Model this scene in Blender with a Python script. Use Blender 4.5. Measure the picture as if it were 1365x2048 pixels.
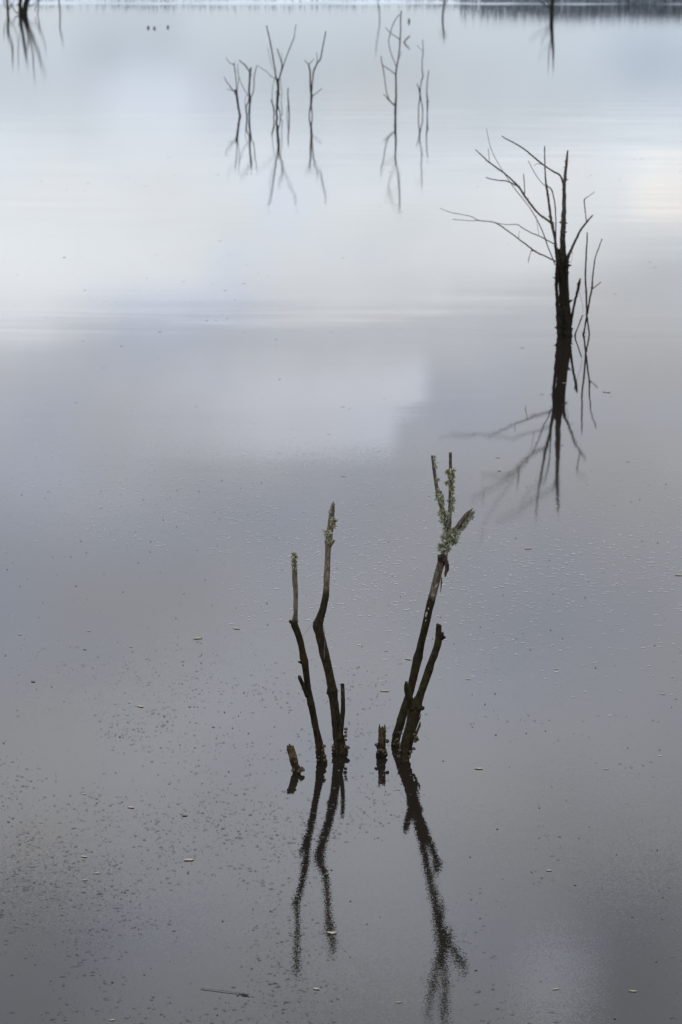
import bpy, math, random
from mathutils import Vector, noise

for o in list(bpy.data.objects):
    bpy.data.objects.remove(o)
sc = bpy.context.scene
C = sc.collection

# ------------------------------------------------------------------ camera
H = 3.0                        # eye height above the water
F = 4600.0                     # focal length in photo pixels (1365 x 2048)
PITCH = math.radians(14.9)     # looking down
CX, CY = 682.5, 1024.0
cd = bpy.data.cameras.new('camera')
cam = bpy.data.objects.new('camera', cd)
C.objects.link(cam)
cam.location = (0, 0, H)
cam.rotation_euler = (math.pi / 2 - PITCH, 0, 0)
cd.sensor_fit = 'VERTICAL'
cd.sensor_height = 36.0
cd.lens = F / 2048 * 36.0
cd.clip_start = 0.1
cd.clip_end = 6000
cd.dof.use_dof = True
cd.dof.focus_distance = 8.35
cd.dof.aperture_fstop = 6.8
sc.camera = cam

# ------------------------------------------------------------------ node helpers
class NT:
    def __init__(s, tree):
        s.t = tree; s.n = tree.nodes; s.l = tree.links
    def put(s, sock, v):
        if v is None: return
        if hasattr(v, 'links') or isinstance(v, bpy.types.NodeSocket): s.l.new(v, sock)
        else: sock.default_value = v
    def m(s, op, a, b=None, c=None, clamp=False):
        n = s.n.new('ShaderNodeMath'); n.operation = op; n.use_clamp = clamp
        for i, v in enumerate((a, b, c)):
            if v is not None: s.put(n.inputs[i], v)
        return n.outputs[0]
    def v(s, op, a, b=None, scale=None):
        n = s.n.new('ShaderNodeVectorMath'); n.operation = op
        s.put(n.inputs[0], a)
        if b is not None: s.put(n.inputs[1], b)
        if scale is not None: s.put(n.inputs['Scale'], scale)
        return n.outputs['Value'] if op in ('LENGTH', 'DOT_PRODUCT') else n.outputs[0]
    def xyz(s, a):
        n = s.n.new('ShaderNodeSeparateXYZ'); s.put(n.inputs[0], a); return n.outputs
    def comb(s, x, y, z):
        n = s.n.new('ShaderNodeCombineXYZ')
        for i, q in enumerate((x, y, z)): s.put(n.inputs[i], q)
        return n.outputs[0]
    def noise(s, vec, scale, detail=3.0, rough=0.5, dist=0.0):
        n = s.n.new('ShaderNodeTexNoise'); s.put(n.inputs['Vector'], vec)
        n.inputs['Scale'].default_value = scale; n.inputs['Detail'].default_value = detail
        n.inputs['Roughness'].default_value = rough; n.inputs['Distortion'].default_value = dist
        return n.outputs['Fac'], n.outputs['Color']
    def step(s, x, a, b):               # smoothstep, a<b or a>b
        n = s.n.new('ShaderNodeMapRange'); n.interpolation_type = 'SMOOTHSTEP'
        s.put(n.inputs[0], x)
        if a < b: vals = (a, b, 0.0, 1.0)
        else: vals = (b, a, 1.0, 0.0)
        for i, q in enumerate(vals): n.inputs[i + 1].default_value = q
        return n.outputs[0]
    def mixc(s, fac, a, b, mode='MIX'):
        n = s.n.new('ShaderNodeMix'); n.data_type = 'RGBA'; n.blend_type = mode
        s.put(n.inputs[0], fac); s.put(n.inputs[6], a); s.put(n.inputs[7], b)
        return n.outputs[2]

# ------------------------------------------------------------------ world: overcast sky with brighter rents
SUN_EL, SUN_AZ = 48.0, -35.0
W = bpy.data.worlds.new('World'); sc.world = W; W.use_nodes = True
t = NT(W.node_tree); t.n.clear()
out = t.n.new('ShaderNodeOutputWorld'); bg = t.n.new('ShaderNodeBackground'); t.l.new(bg.outputs[0], out.inputs[0])
sky = t.n.new('ShaderNodeTexSky'); sky.sky_type = 'NISHITA'; sky.sun_disc = False
sky.sun_elevation = math.radians(SUN_EL); sky.sun_rotation = math.radians(SUN_AZ)
tc = t.n.new('ShaderNodeTexCoord'); D = tc.outputs['Generated']
x, y, z = t.xyz(D)
zc = t.m('MAXIMUM', z, 0.0)
DEG = 57.29578
nz, nzc = t.noise(D, 9.0, 4.0, 0.55)
wx, wy, wz = t.xyz(nzc)
az = t.m('MULTIPLY', t.m('ARCTAN2', x, y), DEG)
el = t.m('MULTIPLY', t.m('ARCSINE', zc), DEG)
# warped copies so that no cloud edge is straight
azw = t.m('ADD', az, t.m('MULTIPLY', t.m('SUBTRACT', wx, 0.5), 3.2))
elw = t.m('ADD', el, t.m('MULTIPLY', t.m('SUBTRACT', wy, 0.5), 3.0))

def AZ(px): return math.degrees(math.atan((px - CX) / F))
def EL(py): return 14.9 + math.degrees(math.atan((py - CY) / F))
def blob(px, py, rx, ry, soft=1.0):
    """soft elliptical cloud patch centred on the direction mirrored at a photo pixel"""
    a = t.m('DIVIDE', t.m('SUBTRACT', azw, AZ(px)), rx / 80.0)
    b = t.m('DIVIDE', t.m('SUBTRACT', elw, EL(py)), ry / 80.0)
    r = t.m('SQRT', t.m('ADD', t.m('MULTIPLY', a, a), t.m('MULTIPLY', b, b)))
    return t.step(r, 1.0 + 0.6 * soft, 1.0 - 0.75 * soft)

# overcast luminance, brighter towards the zenith, modulated by large soft clouds
lum = t.m('ADD', 0.76, t.m('MULTIPLY', z, 3.25))
lum = t.m('MINIMUM', lum, 2.25)
n1, _ = t.noise(t.v('MULTIPLY', D, (1.0, 1.0, 2.2)), 5.5, 5.0, 0.55, 0.3)
n2, _ = t.noise(t.v('MULTIPLY', D, (1.0, 1.0, 1.6)), 17.0, 4.0, 0.55)
lum = t.m('MULTIPLY', lum, t.m('ADD', 0.80, t.m('MULTIPLY', n1, 0.40)))
lum = t.m('MULTIPLY', lum, t.m('ADD', 0.90, t.m('MULTIPLY', n2, 0.20)))
def gain(l, mask, k):
    return t.m('MULTIPLY', l, t.m('ADD', 1.0, t.m('MULTIPLY', mask, k)))
# bright break low in the sky, deeper on the left
slope = t.m('ADD', elw, t.m('MULTIPLY', azw, 0.11))
band = t.m('MULTIPLY', t.step(elw, 4.2, 6.6), t.step(slope, 10.6, 8.3))
lum = gain(lum, band, 0.46)
leftb = t.m('MULTIPLY', t.step(azw, -2.0, -7.0), t.m('MULTIPLY', t.step(elw, 7.0, 8.5), t.step(elw, 13.0, 9.5)))
lum = gain(lum, leftb, 0.06)
# dark cloud bank above it with a pale rent that ends sharply on its right
lum = gain(lum, t.m('MULTIPLY', t.step(azw, -5.0, 0.5), t.m('MULTIPLY', t.step(slope, 8.7, 9.6), t.step(elw, 12.5, 10.0))), 0.12)
edge = t.m('ADD', AZ(868), t.m('MULTIPLY', t.step(elw, EL(790), EL(880)), -0.85))
rx_ = t.step(t.m('SUBTRACT', t.m('ADD', az, t.m('MULTIPLY', t.m('SUBTRACT', wx, 0.5), 0.7)), edge), 0.20, -0.42)
rl_ = t.step(azw, AZ(170), AZ(560))
ry_ = t.m('MULTIPLY', t.step(elw, EL(660), EL(800)), t.step(t.m('ADD', el, t.m('MULTIPLY', t.m('SUBTRACT', wy, 0.5), 0.6)), EL(930), EL(885)))
lum = gain(lum, t.m('MULTIPLY', rx_, t.m('MULTIPLY', rl_, ry_)), 0.40)
lum = gain(lum, t.m('MULTIPLY', t.step(elw, EL(880), EL(1040)), t.step(elw, EL(1420), EL(1200))), -0.10)
lum = gain(lum, blob(1230, 1000, 260, 330), -0.08)
lum = gain(lum, blob(560, 1560, 720, 360), 0.18)
lum = gain(lum, blob(1300, 1800, 330, 260), -0.16)
lum = gain(lum, blob(1350, 2050, 220, 260), -0.30)
lum = gain(lum, blob(1150, 1990, 100, 85, 0.9), 0.55)
lum = gain(lum, blob(-20, 2000, 230, 240), -0.26)
lum = gain(lum, blob(640, 2080, 500, 90), -0.06)
lum = gain(lum, blob(1375, 405, 95, 52, 0.8), 0.13)
lum = gain(lum, blob(285, 225, 110, 75, 0.8), 0.14)
lum = gain(lum, blob(110, 105, 70, 40), 0.10)
lum = gain(lum, blob(185, 122, 70, 30), -0.16)
lum = gain(lum, blob(300, 95, 60, 50), -0.12)
lum = gain(lum, blob(640, 130, 260, 40), -0.05)
lum = gain(lum, blob(1330, 105, 150, 70), -0.16)
# hue: cool near the horizon, neutral to faintly violet grey higher up, bluer where the cloud is thin
blue_n, _ = t.noise(t.v('MULTIPLY', D, (1.0, 1.0, 1.8)), 11.0, 3.0, 0.5)
hue = t.mixc(t.step(el, 3.0, 8.5), (0.86, 0.965, 1.08, 1), (0.95, 0.99, 1.03, 1))
hue = t.mixc(t.step(el, 8.0, 13.0), hue, (0.94, 0.978, 1.075, 1))
hue = t.mixc(t.m('MULTIPLY', t.step(blue_n, 0.52, 0.70), 0.8), hue, (0.88, 0.955, 1.14, 1))
hue = t.mixc(t.m('MULTIPLY', t.step(blue_n, 0.46, 0.30), 0.7), hue, (0.985, 0.985, 1.01, 1))
hue = t.mixc(t.m('MULTIPLY', blob(1330, 105, 190, 90), 0.8), hue, (0.80, 0.94, 1.13, 1))
hue = t.mixc(t.m('MULTIPLY', blob(250, 110, 140, 50), 0.6), hue, (0.80, 0.94, 1.12, 1))
hue = t.mixc(t.m('MULTIPLY', blob(1375, 405, 95, 52), 0.9), hue, (1.05, 0.99, 0.93, 1))
cloud = t.v('SCALE', hue, scale=t.m('MULTIPLY', lum, 10.0))
col = t.mixc(0.94, sky.outputs[0], cloud)
t.l.new(col, bg.inputs[0]); bg.inputs[1].default_value = 0.1

# ------------------------------------------------------------------ sun (hidden by the overcast)
sl = bpy.data.lights.new('sun', 'SUN'); sl.energy = 0.6; sl.angle = math.radians(25); sl.color = (1.0, 0.965, 0.92)
so = bpy.data.objects.new('sun', sl); C.objects.link(so)
so.location = (0, 0, 30)
so.rotation_euler = (math.radians(90 - SUN_EL), 0, math.radians(180 - SUN_AZ))

sc.view_settings.view_transform = 'Standard'
sc.view_settings.look = 'None'
sc.view_settings.exposure = 0.0
sc.view_settings.gamma = 1.0
sc.view_settings.use_curve_mapping = False
sc.cycles.max_bounces = 6
sc.cycles.glossy_bounces = 4
sc.cycles.diffuse_bounces = 3
sc.cycles.transparent_max_bounces = 8
sc.cycles.use_denoising = True

# ------------------------------------------------------------------ pixel -> place
SP, CP = math.sin(PITCH), math.cos(PITCH)
def ray(px, py):
    r = (px - CX) / F; d = (py - CY) / F
    return Vector((r, CP - d * SP, -SP - d * CP))
def on_water(px, py, zz=0.0):
    d = ray(px, py); return Vector((0, 0, H)) + d * ((H - zz) / -d.z)
def at_depth(px, py, Y):
    d = ray(px, py); return Vector((0, 0, H)) + d * (Y / d.y)
def px_size(w, P):                     # photo-pixel width -> metres at P
    q = P - Vector((0, 0, H)); depth = q.y * CP - q.z * SP
    return w * depth / F
def tan_dep(py): d = ray(CX, py); return -d.z / d.y
def tip_depth(py, py_mirror):          # a tip and its mirror image fix its distance
    return 2 * H / (tan_dep(py) + tan_dep(py_mirror))

# ------------------------------------------------------------------ materials
def mat(name):
    m = bpy.data.materials.new(name); m.use_nodes = True
    t = NT(m.node_tree); b = t.n['Principled BSDF']
    return m, t, b

def wood_material(name, dry, wet, moss, rough=0.85):
    m, t, b = mat(name)
    g = t.n.new('ShaderNodeTexCoord').outputs['Object']
    at = t.n.new('ShaderNodeAttribute'); at.attribute_name = 'weather'
    w = at.outputs['Fac']                       # 0 dry weathered wood .. 1 slimy, algae covered
    f1, _ = t.noise(t.v('MULTIPLY', g, (1, 1, 0.22)), 95, 5, 0.65, 0.4)
    f2, _ = t.noise(g, 22, 4, 0.6)
    f3, _ = t.noise(t.v('MULTIPLY', g, (1, 1, 0.5)), 55, 3, 0.6)
    wn = t.m('ADD', w, t.m('MULTIPLY', t.m('SUBTRACT', f2, 0.5), 0.9))
    k = t.step(wn, 0.28, 0.62)
    dryc = t.mixc(t.step(f1, 0.34, 0.66), tuple(c * 0.45 for c in dry) + (1,), tuple(c * 1.35 for c in dry) + (1,))
    wetc = t.mixc(t.step(f1, 0.35, 0.7), tuple(c * 0.5 for c in wet) + (1,), tuple(c * 1.5 for c in wet) + (1,))
    wetc = t.mixc(t.m('MULTIPLY', t.step(f3, 0.45, 0.68), 0.85), wetc, moss + (1,))
    c = t.mixc(k, dryc, wetc)
    t.l.new(c, b.inputs['Base Color'])
    b.inputs['Roughness'].default_value = rough
    b.inputs['Specular IOR Level'].default_value = 0.10
    bp = t.n.new('ShaderNodeBump'); bp.inputs['Strength'].default_value = 0.9; bp.inputs['Distance'].default_value = 0.004
    hsum = t.m('ADD', f1, t.m('MULTIPLY', f3, 0.7))
    t.l.new(hsum, bp.inputs['Height']); t.l.new(bp.outputs[0], b.inputs['Normal'])
    return m
M_WOOD = wood_material('weathered_wood', (0.082, 0.067, 0.049), (0.0115, 0.0080, 0.0038), (0.0185, 0.0150, 0.0035))
M_WOOD_STUB = wood_material('rotten_wood', (0.050, 0.034, 0.016), (0.014, 0.009, 0.0045), (0.022, 0.016, 0.005))
M_DARK = wood_material('dark_bark', (0.050, 0.040, 0.031), (0.011, 0.0085, 0.006), (0.013, 0.013, 0.0045))

def simple(name, a, bcol, scale, rough=0.8):
    m, t, b = mat(name)
    g = t.n.new('ShaderNodeTexCoord').outputs['Object']
    f, _ = t.noise(g, scale, 4, 0.6)
    t.l.new(t.mixc(t.step(f, 0.35, 0.65), a + (1,), bcol + (1,)), b.inputs['Base Color'])
    b.inputs['Roughness'].default_value = rough
    b.inputs['Specular IOR Level'].default_value = 0.3
    return m
M_LICHEN = simple('lichen', (0.10, 0.105, 0.070), (0.30, 0.30, 0.215), 60)
M_LICHEN_Y = simple('yellow_lichen', (0.11, 0.095, 0.04), (0.26, 0.23, 0.12), 60)
M_LUMP = simple('brown_lump', (0.012, 0.008, 0.004), (0.050, 0.034, 0.018), 70)
M_STRIP = simple('dark_bark_strip', (0.010, 0.006, 0.006), (0.030, 0.016, 0.012), 60)
M_STRIP_O = simple('orange_bark_strip', (0.03, 0.014, 0.006), (0.13, 0.060, 0.020), 40)
M_PALE = simple('bare_wood_patch', (0.14, 0.12, 0.095), (0.24, 0.215, 0.175), 120)
M_STRAW = simple('straw', (0.035, 0.030, 0.024), (0.085, 0.075, 0.062), 30)
M_LEAF = simple('pale_leaf', (0.14, 0.11, 0.07), (0.31, 0.27, 0.20), 90)
M_LEAF_B = simple('brown_leaf', (0.035, 0.024, 0.014), (0.085, 0.058, 0.033), 90)
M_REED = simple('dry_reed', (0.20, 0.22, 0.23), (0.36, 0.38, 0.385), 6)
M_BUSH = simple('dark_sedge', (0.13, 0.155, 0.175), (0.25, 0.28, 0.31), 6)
M_FAR = wood_material('far_bark', (0.020, 0.020, 0.016), (0.012, 0.012, 0.009), (0.016, 0.018, 0.008))

# water
M_WATER, t, b = mat('lake_water')
g = t.n.new('ShaderNodeTexCoord').outputs['Object']
gx, gy, gz = t.xyz(g)
b.inputs['Base Color'].default_value = (0.0075, 0.0060, 0.0045, 1)
b.inputs['Roughness'].default_value = 0.034
b.inputs['IOR'].default_value = 1.333
_, c_fine = t.noise(g, 170.0, 2.0, 0.6)              # grain of the dusty skin, 1 cm
_, c_mid = t.noise(t.v('MULTIPLY', g, (0.55, 1, 1)), 16.0, 2.0, 0.5)
_, c_rip = t.noise(t.v('MULTIPLY', g, (0.16, 1, 1)), 3.4, 3.0, 0.55, 0.4)   # long low ripples
_, c_swell = t.noise(t.v('MULTIPLY', g, (0.25, 1, 1)), 0.8, 2.0, 0.5)
patch, _ = t.noise(t.v('MULTIPLY', g, (0.35, 1, 1)), 0.28, 2.0, 0.5)       # breeze patches
near = t.step(gy, 15.0, 7.0)
a_fine = t.m('ADD', t.m('ADD', 0.010, t.m('MULTIPLY', near, 0.050)), t.m('MULTIPLY', t.step(gy, 15.0, 27.0), 0.026))
a_mid = t.m('ADD', 0.0015, t.m('MULTIPLY', near, 0.0055))
ruff = t.m('MULTIPLY', t.step(patch, 0.42, 0.62), t.step(gy, 10.0, 17.0))
a_rip = t.m('ADD', 0.0030, t.m('MULTIPLY', t.m('MULTIPLY', ruff, t.step(gy, 44.0, 30.0)), 0.0200))
far = t.step(gy, 42.0, 64.0)
a_rip = t.m('ADD', a_rip, t.m('MULTIPLY', far, 0.004))
a_fine = t.m('ADD', a_fine, t.m('MULTIPLY', far, 0.030))
a_sw = t.m('MULTIPLY', t.m('MULTIPLY', t.step(gy, 9.0, 18.0), t.step(gy, 40.0, 26.0)), 0.006)
def pert(c, a):
    return t.v('SCALE', t.v('SUBTRACT', c, (0.5, 0.5, 0.5)), scale=a)
s = t.v('ADD', t.v('ADD', pert(c_fine, a_fine), pert(c_mid, a_mid)), t.v('ADD', pert(c_rip, a_rip), pert(c_swell, a_sw)))
nrm = t.v('NORMALIZE', t.v('ADD', t.v('MULTIPLY', s, (1, 1, 0)), (0, 0, 1)))
t.l.new(nrm, b.inputs['Normal'])

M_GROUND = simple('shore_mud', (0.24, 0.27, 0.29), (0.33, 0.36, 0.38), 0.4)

_t = NT(M_GROUND.node_tree); _b = _t.n['Principled BSDF']
_g = _t.n.new('ShaderNodeTexCoord').outputs['Object']; _y = _t.xyz(_g)[1]
_n, _ = _t.noise(_g, 0.25, 5, 0.6)
_mead = _t.mixc(_t.step(_n, 0.35, 0.65), (0.045, 0.052, 0.026, 1), (0.095, 0.095, 0.050, 1))
_old = _b.inputs['Base Color'].links[0].from_socket
_t.l.new(_t.mixc(_t.step(_t.m('ADD', _y, _t.m('MULTIPLY', _n, 2.0)), 73.5, 76.0), _old, _mead), _b.inputs['Base Color'])

def film(name, colr, opacity, rough):
    m, t, b = mat(name)
    b.inputs['Base Color'].default_value = colr + (1,)
    b.inputs['Roughness'].default_value = rough
    b.inputs['Specular IOR Level'].default_value = 0.1
    tr = t.n.new('ShaderNodeBsdfTransparent'); mx = t.n.new('ShaderNodeMixShader')
    mx.inputs[0].default_value = opacity
    t.l.new(tr.outputs[0], mx.inputs[1]); t.l.new(b.outputs[0], mx.inputs[2])
    t.l.new(mx.outputs[0], t.n['Material Output'].inputs[0])
    return m
M_FLECK = film('foam_fleck', (0.33, 0.32, 0.32), 0.42, 0.8)
M_SPECK = film('dark_speck', (0.050, 0.047, 0.046), 0.58, 0.8)
M_SEED = simple('seed', (0.045, 0.034, 0.024), (0.10, 0.075, 0.05), 200)

# ------------------------------------------------------------------ mesh helpers
def link_mesh(name, verts, faces, m, parent=None, attr=None, smooth=True):
    me = bpy.data.meshes.new(name)
    me.from_pydata([tuple(v) for v in verts], [], faces)
    me.validate(); me.update()
    if smooth: me.polygons.foreach_set('use_smooth', [True] * len(me.polygons))
    if attr is not None and len(attr) == len(me.vertices):
        a = me.attributes.new('weather', 'FLOAT', 'POINT'); a.data.foreach_set('value', attr)
    me.materials.append(m)
    o = bpy.data.objects.new(name, me); C.objects.link(o)
    if parent is not None: o.parent = parent
    return o

def tag(o, label=None, cat=None, group=None, kind=None):
    if label: o['label'] = label
    if cat: o['category'] = cat
    if group: o['group'] = group
    if kind: o['kind'] = kind
    return o

def thing(name, loc, label, cat, group=None):
    o = bpy.data.objects.new(name, None); o.location = loc; o.empty_display_size = 0.1
    C.objects.link(o); tag(o, label, cat, group)
    return o

def catmull(P, n):
    """P: list of (Vector, radius, weather); n: samples per span"""
    outp = []
    N = len(P)
    for i in range(N - 1):
        p0, p1, p2, p3 = P[max(i - 1, 0)], P[i], P[i + 1], P[min(i + 2, N - 1)]
        for k in range(n):
            u = k / n
            a, b_, c_, d_ = p0[0], p1[0], p2[0], p3[0]
            q = 0.5 * ((2 * b_) + (c_ - a) * u + (2 * a - 5 * b_ + 4 * c_ - d_) * u * u + (3 * b_ - a - 3 * c_ + d_) * u ** 3)
            outp.append((q, p1[1] * (1 - u) + p2[1] * u, p1[2] * (1 - u) + p2[2] * u))
    outp.append(P[-1])
    return outp

def tube_geo(P, sides=10, per=6, rough=0.08, seed=0, jag=0.0, spurs=0, wob=0.0, crust=0.0):
    rng = random.Random(seed)
    R = catmull(P, per)
    V, Fc, A = [], [], []
    up = Vector((0.3, 1.0, 0.2)).normalized()
    prev = None
    off = Vector((rng.uniform(0, 50), rng.uniform(0, 50), rng.uniform(0, 50)))
    rings = []
    for i, (q, r, w) in enumerate(R):
        d = (R[min(i + 1, len(R) - 1)][0] - R[max(i - 1, 0)][0])
        d = d.normalized() if d.length > 1e-9 else Vector((0, 0, 1))
        if prev is None:
            s_ = d.cross(up)
            if s_.length < 1e-3: s_ = d.cross(Vector((1, 0, 0)))
            s_.normalize()
        else:
            s_ = (prev - d * prev.dot(d)).normalized()
        prev = s_
        b_ = d.cross(s_)
        if wob:
            q = q + noise.noise_vector(q * (0.35 / max(r, 1e-4)) * 0.25 + off) * r * wob
        ring = []
        for k in range(sides):
            a = 2 * math.pi * k / sides
            e = s_ * math.cos(a) + b_ * math.sin(a)
            smp = Vector((math.cos(a), math.sin(a), 0)) * 1.6 + off
            smp.z += q.z * 0.18 / max(r, 1e-4)
            cr = crust * math.exp(-max(q.z, 0) / 0.05) if crust else 0.0
            rr = r * (1 + cr * noise.noise(Vector((smp.x * 2.2, smp.y * 2.2, q.z * 110))) + rough * 0.5 * noise.noise(Vector((smp.x, smp.y, q.z * 60))) + rough * 2.0 * noise.noise(smp) + rough * 1.2 * noise.noise(smp * 2.7))
            pos = q + e * rr
            if jag and i == len(R) - 1: pos = pos + d * rng.uniform(-0.2, 1.0) * jag
            ring.append(len(V)); V.append(pos); A.append(w)
        rings.append(ring)
        if i:
            pr = rings[-2]
            for k in range(sides):
                Fc.append((pr[k], pr[(k + 1) % sides], ring[(k + 1) % sides], ring[k]))
    # ends
    c0 = len(V); V.append(R[0][0]); A.append(R[0][2])
    for k in range(sides): Fc.append((c0, rings[0][(k + 1) % sides], rings[0][k]))
    dl = (R[-1][0] - R[-2][0]).normalized()
    c1 = len(V); V.append(R[-1][0] - dl * (R[-1][1] * 0.7 if jag else -R[-1][1] * 0.3)); A.append(R[-1][2])
    for k in range(sides): Fc.append((c1, rings[-1][k], rings[-1][(k + 1) % sides]))
    # bud scars and thorny spurs
    for j in range(spurs):
        i = rng.randrange(2, len(R) - 1)
        q, r, w = R[i]
        d = (R[i][0] - R[i - 1][0]).normalized()
        e = Vector((rng.uniform(-1, 1), rng.uniform(-0.5, 0.5), rng.uniform(-.2, 0.9)))
        e = (e - d * e.dot(d))
        if e.length < 1e-3: continue
        e.normalize()
        ln = r * rng.uniform(1.5, 2.7); br = r * rng.uniform(0.35, 0.6)
        s_ = e.cross(d)
        base = len(V)
        for k in range(4):
            a = math.pi / 2 * k
            V.append(q + e * r * 0.5 + (d * math.cos(a) * 1.4 + s_ * math.sin(a)) * br); A.append(w)
        V.append(q + e * ln + d * r * rng.uniform(-0.3, 1.0)); A.append(w)
        for k in range(4): Fc.append((base + k, base + (k + 1) % 4, base + 4))
    return V, Fc, A

def build_tube(name, P, m, parent, **kw):
    V, Fc, A = tube_geo(P, **kw)
    pl = parent_world(parent)
    V = [v - pl for v in V]
    return link_mesh(name, V, Fc, m, parent, A)

def parent_world(o):
    p = Vector((0, 0, 0))
    while o is not None:
        p += Vector(o.location); o = o.parent
    return p

def trace(pts, Y0, Y1, conv, wscale, wet=None, sub=False, bow=0.0):
    """pts (x, y, width[, weather]) traced base->tip; depth goes linearly Y0->Y1 with length along the stem"""
    q = [(conv(p[0], p[1]), p) for p in pts]
    L = [0]
    for i in range(1, len(q)):
        L.append(L[-1] + math.hypot(q[i][0][0] - q[i - 1][0][0], q[i][0][1] - q[i - 1][0][1]))
    res = []
    for (xy, p), l in zip(q, L):
        u = l / max(L[-1], 1e-6)
        Y = Y0 + (Y1 - Y0) * u + bow * math.sin(math.pi * u)
        P = at_depth(xy[0], xy[1], Y)
        w = p[3] if len(p) > 3 else (wet if wet is not None else 0.5)
        res.append((P, px_size(p[2] / wscale, P) / 2, w))
    if sub:     # carry the stem on below the water
        a, b_ = res[0], res[1]
        d = (a[0] - b_[0]).normalized(); d = (d + Vector((0, 0, -0.7))).normalized()
        res.insert(0, (a[0] + d * 0.10, a[1] * 1.05, 1.0))
    return res

def lump(name, P, r, m, parent, seed, squash=0.8):
    rng = random.Random(seed)
    import bmesh
    bm = bmesh.new(); bmesh.ops.create_icosphere(bm, subdivisions=2, radius=1)
    off = Vector((rng.uniform(0, 99), rng.uniform(0, 99), 0))
    pl = parent_world(parent)
    V = []
    for v in bm.verts:
        c = v.co.normalized()
        k = 1 + 0.45 * noise.noise(c * 1.5 + off) + 0.18 * noise.noise(c * 4.1 + off)
        V.append(Vector((c.x * r * k, c.y * r * k, c.z * r * k * squash)) + P - pl)
    Fc = [tuple(v.index for v in f.verts) for f in bm.faces]
    bm.free()
    return link_mesh(name, V, Fc, m, parent)

def lichen(name, P, r, n, m, parent, seed, axis=Vector((0, 0, 1))):
    """a tuft of curled, forked straps growing outwards"""
    rng = random.Random(seed)
    V, Fc = [], []
    pl = parent_world(parent)
    for i in range(n):
        d = Vector((rng.gauss(0, 1), rng.gauss(0, 1), rng.gauss(0, 1))).normalized()
        side = d.cross(Vector((rng.gauss(0, 1), rng.gauss(0, 1), rng.gauss(0, 1)))).normalized()
        q = P - pl + d * r * rng.uniform(0.0, 0.35)
        ln = r * rng.uniform(0.45, 1.0); w = r * rng.uniform(0.10, 0.20)
        curl = Vector((rng.gauss(0, .5), rng.gauss(0, .5), rng.gauss(-0.15, .5)))
        base = len(V); seg = 3
        for k in range(seg + 1):
            u = k / seg
            ww = w * (1.0 - 0.35 * u) * (1.6 if k == seg - 1 else 1.0)
            pos = q + d * ln * u + curl * ln * u * u * 0.6
            V.append(pos - side * ww); V.append(pos + side * ww)
            if k: Fc.append((base + 2 * k - 2, base + 2 * k - 1, base + 2 * k + 1, base + 2 * k))
        # fork
        e = len(V); pos = V[-2] + (d + curl + side * 1.4).normalized() * ln * 0.35; V.append(pos)
        Fc.append((e - 2, e - 1, e))
    return link_mesh(name, V, Fc, m, parent)

def strap(name, pts, w, m, parent, seed, thick=0.0018, vert=False):
    """thin hanging strip of bark with real thickness"""
    rng = random.Random(seed)
    pl = parent_world(parent)
    V, Fc = [], []
    n = len(pts)
    for i, p in enumerate(pts):
        ww = w * (1 - 0.25 * abs(2 * i / (n - 1) - 0.8)) * rng.uniform(0.8, 1.15) * (0.35 if i == n - 1 else 1)
        a = rng.uniform(-0.5, 0.5)
        sx = Vector((math.cos(a), math.sin(a), 0)) * ww / 2; ty = Vector((-math.sin(a), math.cos(a), 0)) * thick
        if vert: sx = Vector((0, 0, ww / 2)); ty = Vector((0, thick, 0))
        q = p - pl
        V += [q - sx - ty, q + sx - ty, q + sx + ty, q - sx + ty]
        if i:
            b_ = 4 * i
            for k in range(4): Fc.append((b_ - 4 + k, b_ - 4 + (k + 1) % 4, b_ + (k + 1) % 4, b_ + k))
    Fc.append((3, 2, 1, 0)); e = 4 * (n - 1); Fc.append((e, e + 1, e + 2, e + 3))
    return link_mesh(name, V, Fc, m, parent)

# ------------------------------------------------------------------ setting: water and far shore
def grid(name, xs, ys, zf, m):
    V = [(x_, y_, zf(x_, y_)) for y_ in ys for x_ in xs]
    nx = len(xs)
    Fc = [(j * nx + i, j * nx + i + 1, (j + 1) * nx + i + 1, (j + 1) * nx + i) for j in range(len(ys) - 1) for i in range(nx - 1)]
    return link_mesh(name, V, Fc, m)
SHORE = 70.0
water = grid('lake_water', [-1500, -60, 60, 1500], [-300, 0, 40, 80], lambda x_, y_: 0.0, M_WATER)
tag(water, 'still grey lake water mirroring the overcast sky', 'water', kind='structure')
def shore_line(x_): return SHORE + 0.5 * noise.noise(Vector((x_ * 0.12, 3.0, 0))) + 0.25 * noise.noise(Vector((x_ * 0.5, 9.0, 0)))
def gz_(x_, y_):
    d = y_ - shore_line(x_)
    if d < 0: return max(-0.6, 0.12 * d)
    base = 0.10 * (1 - math.exp(-d / 1.2)) + 0.10 * (1 - math.exp(-d / 12.0))
    return base + 0.05 * noise.noise(Vector((x_ * 0.5, y_ * 0.5, 0)))
xs = [-2500, -600, -150, -60] + [-30 + 0.5 * i for i in range(121)] + [60, 150, 600, 2500]
ys = [SHORE - 5 + 0.25 * i for i in range(41)] + [76, 78, 82, 90, 110, 160, 300, 800, 3000]
ground = grid('shore_ground', xs, ys, gz_, M_GROUND)
tag(ground, 'low pale mud bank of the far shore', 'ground', kind='structure')

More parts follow.
